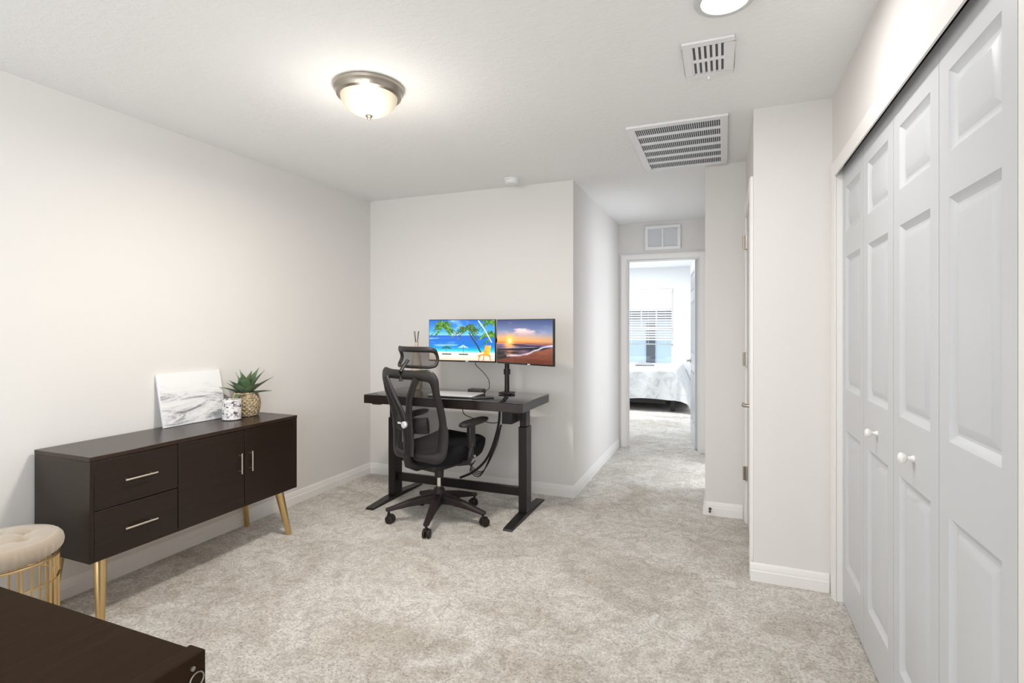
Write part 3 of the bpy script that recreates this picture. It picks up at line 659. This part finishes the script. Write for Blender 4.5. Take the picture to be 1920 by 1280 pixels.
def sunset():
    h, wd = 120, 200; asp = wd/h; Y, X = np.mgrid[0:h, 0:wd]; y = 1-(Y+.5)/h; x = (X+.5)/wd
    img = lerpst(y, [(0, (70, 40, 30)), (.30, (90, 70, 90)), (.42, (60, 50, 80)), (.465, (190, 110, 60)), (.52, (240, 165, 80)), (.60, (215, 160, 120)), (.72, (120, 130, 165)), (1, (55, 70, 115))])
    k = np.clip((x-.3)*1.2, 0, 1)[..., None]*((y > .47)[..., None]); img = img*(1-k*.45)+k*.45*lerpst(y, [(.47, (140, 120, 130)), (.7, (90, 125, 165)), (1, (40, 60, 110))])
    n = vnoise((h, wd), 4, 7, 9); cl = np.clip((n-.45)*5, 0, 1)*np.exp(-(((x-.45+.5*(y-.8))/.32)**2+((y-.78)/.12)**2)); img = img*(1-cl[..., None])+cl[..., None]*np.array((.96, .80, .76))
    d = np.hypot((x-.24)*asp, (y-.51)); g_ = np.exp(-(d/.13)**2)[..., None]; img = img*(1-g_)+g_*np.array((1, .78, .35)); g_ = np.exp(-(d/.05)**2)[..., None]; img = img*(1-g_)+g_*np.array((1, .97, .75))
    sea = (y < .455) ; n = vnoise((h, wd), 3, 26, 12)
    img[sea] = (img*(.25+1.5*np.clip((n[..., None]-.3)*1.9, 0, 1)))[sea]
    gl_ = np.exp(-((x-.24)/.10)**2)*sea*np.clip((n-.4)*4, 0, 1); img = img*(1-gl_[..., None]*.8)+gl_[..., None]*.8*np.array((1, .65, .35))
    edge = .06+.34*x; sand = y < edge-.02
    img[sand] = (lerpst(y, [(0, (95, 45, 30)), (.4, (140, 85, 65))])*(.8+.4*vnoise((h, wd), 10, 16, 5)[..., None]))[sand]
    foam = np.exp(-((y-edge-.03*np.sin(x*9)-.04*(vnoise((h, wd), 12, 6, 3)-.5))/.020)**2)*(.4+.9*vnoise((h, wd), 14, 8, 6))*(x > .18); foam = np.clip(foam, 0, 1)[..., None]; img = img*(1-foam)+foam*np.array((.85, .82, .88))
    f2 = np.exp(-((y-.33-.07*x)/.012)**2)*.8*vnoise((h, wd), 9, 5, 8); f2 = np.clip(f2*1.3, 0, 1)[..., None]; img = img*(1-f2)+f2*np.array((.80, .76, .86))
    return img
MBEZ = mat('monitor_bezel', (.02, .02, .022), .3)
MBEZW = mat('pale_monitor_edge', (.70, .72, .74), .35)
MSTK = mat('white_sticker', (.8, .8, .8), .5)
def monitor(label, loc, rz, W, Hh, img, edge):
    t = thing('monitor', label, 'monitor', loc, rz, None)
    MB().rbox(-W/2, W/2, .001, .022, -Hh/2, Hh/2, .003).build('housing', edge, t)
    MB().rbox(-.12, .12, .020, .045, -.09, .09, .01).build('rear_cover', MBEZ, t)
    MB().box(-W/2+.003, W/2-.003, -.0008, .0012, -Hh/2+.002, -Hh/2+.010).build('chin_bar', MBEZ, t)
    screen_mesh('screen', img, W-.010, Hh-.016, emis_vc('screen_picture_'+str(len(bpy.data.materials)), 1.0), t, -.0003).location = (0, 0, .003)
    MB().box(.035, .06, -.0012, -.0006, -Hh/2+.003, -Hh/2+.009).build('maker_mark', MSTK, t)
    return t
YM = 3.50
monitor('left monitor showing a tropical beach with palms and orange chair', (-1.812, YM, 1.209), 0, .556, .316, beach(), MBEZ)
monitor('right monitor showing an orange sunset over waves, turned inwards', (-1.279, YM-.096, 1.207), -math.radians(21.5), .525, .316, sunset(), MBEZ)
sn = thing('monitor_stand', 'black pole monitor stand clamped to desk behind the screens', 'monitor stand', (-1.478, 3.585, TZ+.0005))
MB().rbox(-.05, .05, -.05, .05, 0, .010, .012).build('base_plate', MMET, sn)
MB().cyl((0, 0, .010), (0, 0, .42), .0175, n=20).build('pole', MMET, sn)
MB().cyl((0, 0, .14), (0, 0, .18), .025, n=20).build('collar', MMET, sn)
MB().tube([(0, 0, .39), (-.18, .0, .39), (-.334, -.038, .39)], .015, 12).build('arm', MMET, sn)
MB().tube([(0, 0, .375), (.12, -.03, .38), (.205, -.124, .38)], .015, 12).build('arm', MMET, sn)
m = MB().tube(spline([(-1.70, YM+.012, 1.06), (-1.69, YM-.0, 1.03), (-1.62, 3.47, .985), (-1.575, 3.47, .93), (-1.57, 3.47, .87), (-1.60, 3.49, TZ+.03), (-1.62, 3.50, TZ+.012)]), .0028, 8)
tag(m.build('monitor_cable', MRUB), 'thin black cable curving from the beach monitor to dock', 'cable')
bx = MB().rbox(-.058, .058, -.035, .035, 0, .034, .006)
tag(bx.build('docking_box', mat('dark_grey_plastic', (.035, .03, .03), .45)), 'small dark box on desk below the beach monitor', 'docking station').location = (-1.685, 3.50, TZ+.0005)
lp = thing('laptop', 'thin silver closed laptop lying on the black desk', 'laptop', (-1.76, 3.32, TZ+.0005), .08)
MB().rbox(-.17, .17, -.115, .115, 0, .009, .01).build('base', MBEZ, lp)
MB().rbox(-.17, .17, -.115, .115, .0095, .016, .01).build('lid', MSIL, lp)
ph = tag(MB().rbox(-.038, .038, -.075, .075, 0, .009, .008).build('phone', MBEZ), 'small black phone beside the silver laptop on the desk', 'phone'); ph.location = (-1.53, 3.27, TZ+.0005); ph.rotation_euler = (0, 0, -.9)
# reed diffuser vase
rd_ = thing('reed_vase', 'slim beige bottle vase with dark reeds behind chair headrest', 'vase', (-2.23, 3.55, TZ+.0005))
MB().lathe([(.001, 0), (.036, 0), (.043, .01), (.045, .12), (.040, .20), (.022, .30), (.015, .335), (.0145, .37), (.012, .37), (.012, .34), (.001, .33)], n=32).build('bottle', MCER, rd_)
for a, e in ((0, .016), (1.3, .024), (2.7, .02), (4.4, .026)):
    MB().tube([(0, 0, .30), (e*.4*math.cos(a), e*.4*math.sin(a), .37), (e*math.cos(a), e*math.sin(a), .455)], .0026, 6).build('reed', MREED, rd_)

# ---------------------------------------------------------------- office chair
ch = thing('office_chair', 'black mesh office chair with headrest at the standing desk', 'office chair', (-1.80, 3.15, 0), math.radians(-15))
# local: +Y is the seat's front, +X its right
def bsurf(s, t):
    wdt = .235*(1-.10*(1-t)**2-.03*t**6) if t > .4 else .235*(1-.10*.36-.20*(.4-t)**1.3)
    z = .475+t*.535
    y = -.245-.085*t**1.5+.035*math.sin(PI*min(1, t*1.3))*.8+.045*s*s
    return Vector((s*wdt, y, z))
# mesh panel
MB().grid(lambda i, j: bsurf((i-.5)*1.86, .03+.94*j), 24, 30).build('backrest_mesh', MMESH, ch)
def rrect(n=18, pw=.17):
    pts = []
    for cs, ct, a0 in ((1-pw, 1-pw*.55, 0), (-(1-pw), 1-pw*.55, 90), (-(1-pw*1.2), pw*.55, 180), (1-pw*1.2, pw*.55, 270)):
        for q in range(7):
            a = math.radians(a0+90*q/6); pts.append((cs+pw*math.cos(a)*(1 if ct > .5 else 1.2), ct+pw*.55*math.sin(a)))
    out = []
    for i in range(len(pts)):
        a, b_ = pts[i], pts[(i+1) % len(pts)]; k = max(1, int(math.hypot(b_[0]-a[0], (b_[1]-a[1])*2)/.12))
        for q in range(k): out.append((a[0]+(b_[0]-a[0])*q/k, a[1]+(b_[1]-a[1])*q/k))
    return out
def frame_sweep(path, rads, mb, thick=.011, closed=True, fn=bsurf):
    n = len(path); P = [fn(*p) for p in path]; rings = []
    for i in range(n):
        t = (P[(i+1) % n]-P[i-1]) if closed else P[min(i+1, n-1)]-P[max(i-1, 0)]; t.normalize()
        nr = Vector((-.25*path[i][0]*1.0, 1, 0)).normalized(); a = t.cross(nr).normalized(); nr = a.cross(t)
        w_ = rads[i] if isinstance(rads, list) else rads
        rings.append([P[i]+a*w_*math.cos(2*PI*j/12)+nr*thick*math.sin(2*PI*j/12) for j in range(12)])
    mb.ring(rings, closed); return mb
rp = rrect(); rads = [.014+.016*max(0, (p[1]-.86)/.14)+.013*max(0, abs(p[0])-.5)*2 for p in rp]
rads = [r+(.010 if p[1] < .35 else 0) for r, p in zip(rads, rp)]
frame_sweep(rp, rads, MB(), .012).build('backrest_frame', MBLK, ch)
# forked spine behind the mesh
def spine(s, t): p = bsurf(s, t); return p+Vector((0, -.030-.02*math.sin(PI*t), 0))
m = MB()
for sg in (-1, 1):
    path = [(sg*.05, .02), (sg*.06, .2), (sg*.08, .38), (sg*.16, .55), (sg*.30, .72), (sg*.50, .88), (sg*.62, .955)]
    frame_sweep([(sg*.05+0*(k), 0) for k in ()] or path, [.036, .036, .032, .028, .025, .024, .024], m, .013, False, spine)
m.build('back_spine', MBLK, ch)
frame_sweep([(s_, .38+.05*s_*s_) for s_ in np.linspace(-.62, .62, 12)], .052, MB(), .014, False, lambda s, t: bsurf(s, t)+Vector((0, -.018, 0))).build('lumbar_support', MBLK, ch)
kb = spine(0, .40)
MB().ring([[Vector((kb.x+r*math.cos(2*PI*j/24), kb.y-y, kb.z+r*math.sin(2*PI*j/24))) for j in range(24)] for r, y in ((.018, .010), (.022, .018), (.022, .030), (.018, .034), (.001, .034))]).build('tension_knob', MSIL, ch)
MB().box(kb.x-.095, kb.x-.060, kb.y+.004, kb.y+.008, kb.z-.006, kb.z+.006).build('maker_mark', MSTK, ch)
# spine foot to mechanism
MB().tube([(0, -.285, .50), (0, -.275, .44), (0, -.20, .40), (0, -.05, .40)], [.035, .035, .03, .03], 12, flat=.6, up=(1, 0, 0)).build('back_bracket', MBLK, ch)
# headrest
def hsurf(s, t): return Vector((s*.172*(1-.05*t), -.262+.050*s*s+.030*math.sin(PI*t), 1.055+t*.112))
MB().tube([(0, -.340, .97), (0, -.345, 1.03), (0, -.280, 1.10)], [.018, .015, .013], 12, flat=.7).build('headrest_stem', MBLK, ch)
hd = MB().grid(lambda i, j: hsurf((i-.5)*1.9, .02+.96*j), 18, 10).build('headrest_mesh', MMESH, ch)
frame_sweep([(s, t) for s, t in rrect(pw=.22)], [.010+.008*max(0, (p[1]-.7)/.3)+.008*max(0, -(p[0]+.75)/.25) for p in rrect(pw=.22)], MB(), .010, True, hsurf).build('headrest_frame', MBLK, ch)
# seat
def seat_pt(i, j, top=True):
    # superellipse plan
    a = 2*PI*i; c, s_ = math.cos(a), math.sin(a); e = .42
    x = .248*math.copysign(abs(c)**e, c)*j; y = .025+.245*math.copysign(abs(s_)**e, s_)*j
    yy = (y-.025)/.245; xx = x/.248
    z = .528+.012*yy+.030*max(0, yy-.45)**1.2*1.8+.018*xx*xx-.016*(1-yy*yy)
    edge = max(0, (j-.86)/.14); z -= .028*edge**2.2
    return Vector((x, y, z))
m = MB(); m.grid(lambda i, j: seat_pt(i, j), 64, 16)
def seat_side(i, j):
    p = seat_pt(i, 1); q = .97-.10*j; return Vector((p.x*(1+.015*math.sin(PI*j)-.06*j), .025+(p.y-.025)*(1+.015*math.sin(PI*j)-.06*j), p.z-.075*j))
m.grid(seat_side, 64, 8); m.grid(lambda i, j: Vector((seat_side(i, 1).x*(1-j), .025+(seat_side(i, 1).y-.025)*(1-j), seat_side(i, 1).z+(.44-seat_side(i, 1).z)*j)), 64, 4)
m.build('seat', MFAB, ch, ang=60)
MB().rbox(-.20, .20, -.17, .20, .425, .452, .04).build('seat_pan', MBLK, ch)
MB().rbox(-.085, .085, -.13, .12, .355, .426, .02).build('tilt_mechanism', MBLK, ch)
MB().tube([(.08, .05, .395), (.17, .06, .40), (.235, .065, .395)], [.006, .006, .010], 8).build('height_lever', MBLK, ch)
MB().tube([(-.08, -.05, .395), (-.15, -.06, .39), (-.19, -.06, .38)], [.006, .006, .012], 8).build('tilt_lever', MSIL, ch)
MB().cyl((0, 0, .22), (0, 0, .30), .014, n=16).build('gas_piston', MCHR, ch)
MB().cyl((0, 0, .29), (0, 0, .36), .030, .034, n=20).build('piston_sleeve', MBLK, ch)
for sg in (-1, 1):
    ar = MB().tube([(sg*.10, -.02, .42), (sg*.20, -.02, .415), (sg*.275, -.01, .43), (sg*.290, -.005, .47), (sg*.290, 0, .56)], [.022, .022, .022, .024, .024], 12, flat=.8).build('armrest_bracket', MBLK, ch)
    MB().rbox(sg*.290-.017, sg*.290+.017, -.028, .028, .53, .672, .008).build('armrest_post', MBLK, ch)
    def pad(i, j, sg=sg):
        a = 2*PI*i; v = j*PI; c, s_ = math.cos(a), math.sin(a); r = math.sin(v)**.45
        return Vector((sg*.283+.048*math.copysign(abs(c)**.7, c)*r, .035+.128*math.copysign(abs(s_)**.75, s_)*r, .690+.016*math.copysign(abs(math.cos(v))**.7, math.cos(v))+.010*(s_*r-.1)))
    MB().grid(pad, 40, 16).build('armrest_pad', MBLK, ch)
    MB().rbox(sg*.290-.012, sg*.290+.012, .0285, .032, .46, .475, .003).build('arm_adjuster', MSIL, ch)
MB().lathe([(.034, .215), (.040, .195), (.048, .165), (.050, .135), (.040, .118), (.001, .115)], n=28).build('hub', MBASE, ch)
MB().lathe([(.001, .225), (.022, .225), (.024, .215), (.034, .212)], n=28).build('hub_collar', MBLK, ch)
for k in range(5):
    a = math.radians(72*k-2+15); d = Vector((math.cos(a), math.sin(a), 0)); s_ = Vector((-d.y, d.x, 0)); Rr = .335
    rings = []
    for r, w_, h0, h1 in ((.030, .034, .115, .185), (.10, .030, .118, .172), (.20, .024, .105, .148), (.29, .020, .088, .118), (Rr, .019, .080, .104), (Rr+.020, .011, .082, .100)):
        rings.append([d*r-s_*w_+Vector((0, 0, h0)), d*r+s_*w_+Vector((0, 0, h0)), d*r+s_*w_+Vector((0, 0, h1-.012)), d*r+s_*w_*.55+Vector((0, 0, h1)), d*r-s_*w_*.55+Vector((0, 0, h1)), d*r-s_*w_+Vector((0, 0, h1-.012))])
    MB().ring(rings).build('base_leg', MBASE, ch, bevel=.003)
    cst = MB(); c0 = d*Rr; ca = a+1.1+k*.5; cd = Vector((math.cos(ca), math.sin(ca), 0)); cs = Vector((-cd.y, cd.x, 0)); wc = c0+cd*.012+Vector((0, 0, .0285))
    cst.cyl(c0+Vector((0, 0, .05)), c0+Vector((0, 0, .085)), .0085, n=12)
    cst.tube([wc+cd*.027+Vector((0, 0, .003)), wc+cd*.020+Vector((0, 0, .021)), wc+Vector((0, 0, .030)), wc-cd*.022+Vector((0, 0, .022))], .0075, 8, flat=1.0)
    cs_o = cst.build('caster', MBASE, ch)
    for sg in (-1, 1):
        o_ = wc+cs*sg*.015
        MB().tube([o_-cs*.010, o_-cs*.007, o_+cs*.007, o_+cs*.010], [.022, .0283, .0283, .022], 24).build('wheel', MBASE, cs_o)

# ---------------------------------------------------------------- bedroom furniture
bd = thing('bed', 'bed on black legs in the bright bedroom beyond the doorway', 'bed', (0, 0, 0))
BX0, BX1, BY0, BY1 = -2.25, -.70, 8.50, 10.22
MB().box(BX0+.02, BX1-.14, BY0+.04, BY1-.02, .105, .27).box(BX0, BX1, BY0, BY1, .19, .27).build('bed_frame', MMET, bd, bevel=.005)
MB().rbox(BX0+.01, BX1-.01, BY0+.01, BY1-.01, .271, .60, .06).build('mattress', MCAN, bd)
for x, y in ((BX0+.03, BY0+.03), (BX1-.03, BY0+.03), (BX0+.03, BY1-.05), (BX1-.03, BY1-.05)):
    MB().box(x-.03, x+.03, y-.03, y+.03, 0, .19).build('leg', MMET, bd, bevel=.003)
def duv(i, j):
    # i across the bed (x), j along (y); folds over right side and foot
    X = BX0-.30+i*(BX1-BX0+.30+.62); Yv = BY0-.50+j*(BY1-BY0+.46)
    ox = max(0, X-BX1-.02); oy = max(0, BY0-.02-Yv); oxl = max(0, BX0+.02-X)
    z = .640+.010*math.sin(X*9+Yv*3)*math.cos(Yv*7)
    x, y = X, Yv
    mn = min(ox, oy)
    if ox > 0: x = BX1+.02+ox*.34+.012*math.sin(Yv*14)*min(1, ox*4)+mn*.12
    if oxl > 0: x = BX0+.02-oxl*.2
    if oy > 0: y = BY0-.02-oy*.16-.014*math.sin(X*16)*min(1, oy*4)-mn*.18
    z -= .93*max(ox, oy, oxl)+.12*mn
    return Vector((x, y, max(z, .045+.01*math.sin(X*20))))
tag(MB().grid(duv, 90, 80).build('duvet', MDUV, solid=.012), 'white duvet with faint grey floral print draped over the bed', 'duvet')
gx = MB().grid(lambda i, j: Vector(((i-.5)*.34, (j-.5)*.22, .05*math.sin(PI*i)*math.sin(PI*j)*(1+.3*math.sin(9*i))+.002)), 20, 14)
o = gx.build('folded_throw', mat('grey_cloth', (.28, .27, .28), .9), solid=.004); o.location = (-1.27, 9.35, .655); tag(o, 'small grey cloth lying on top of the white duvet', 'cloth')
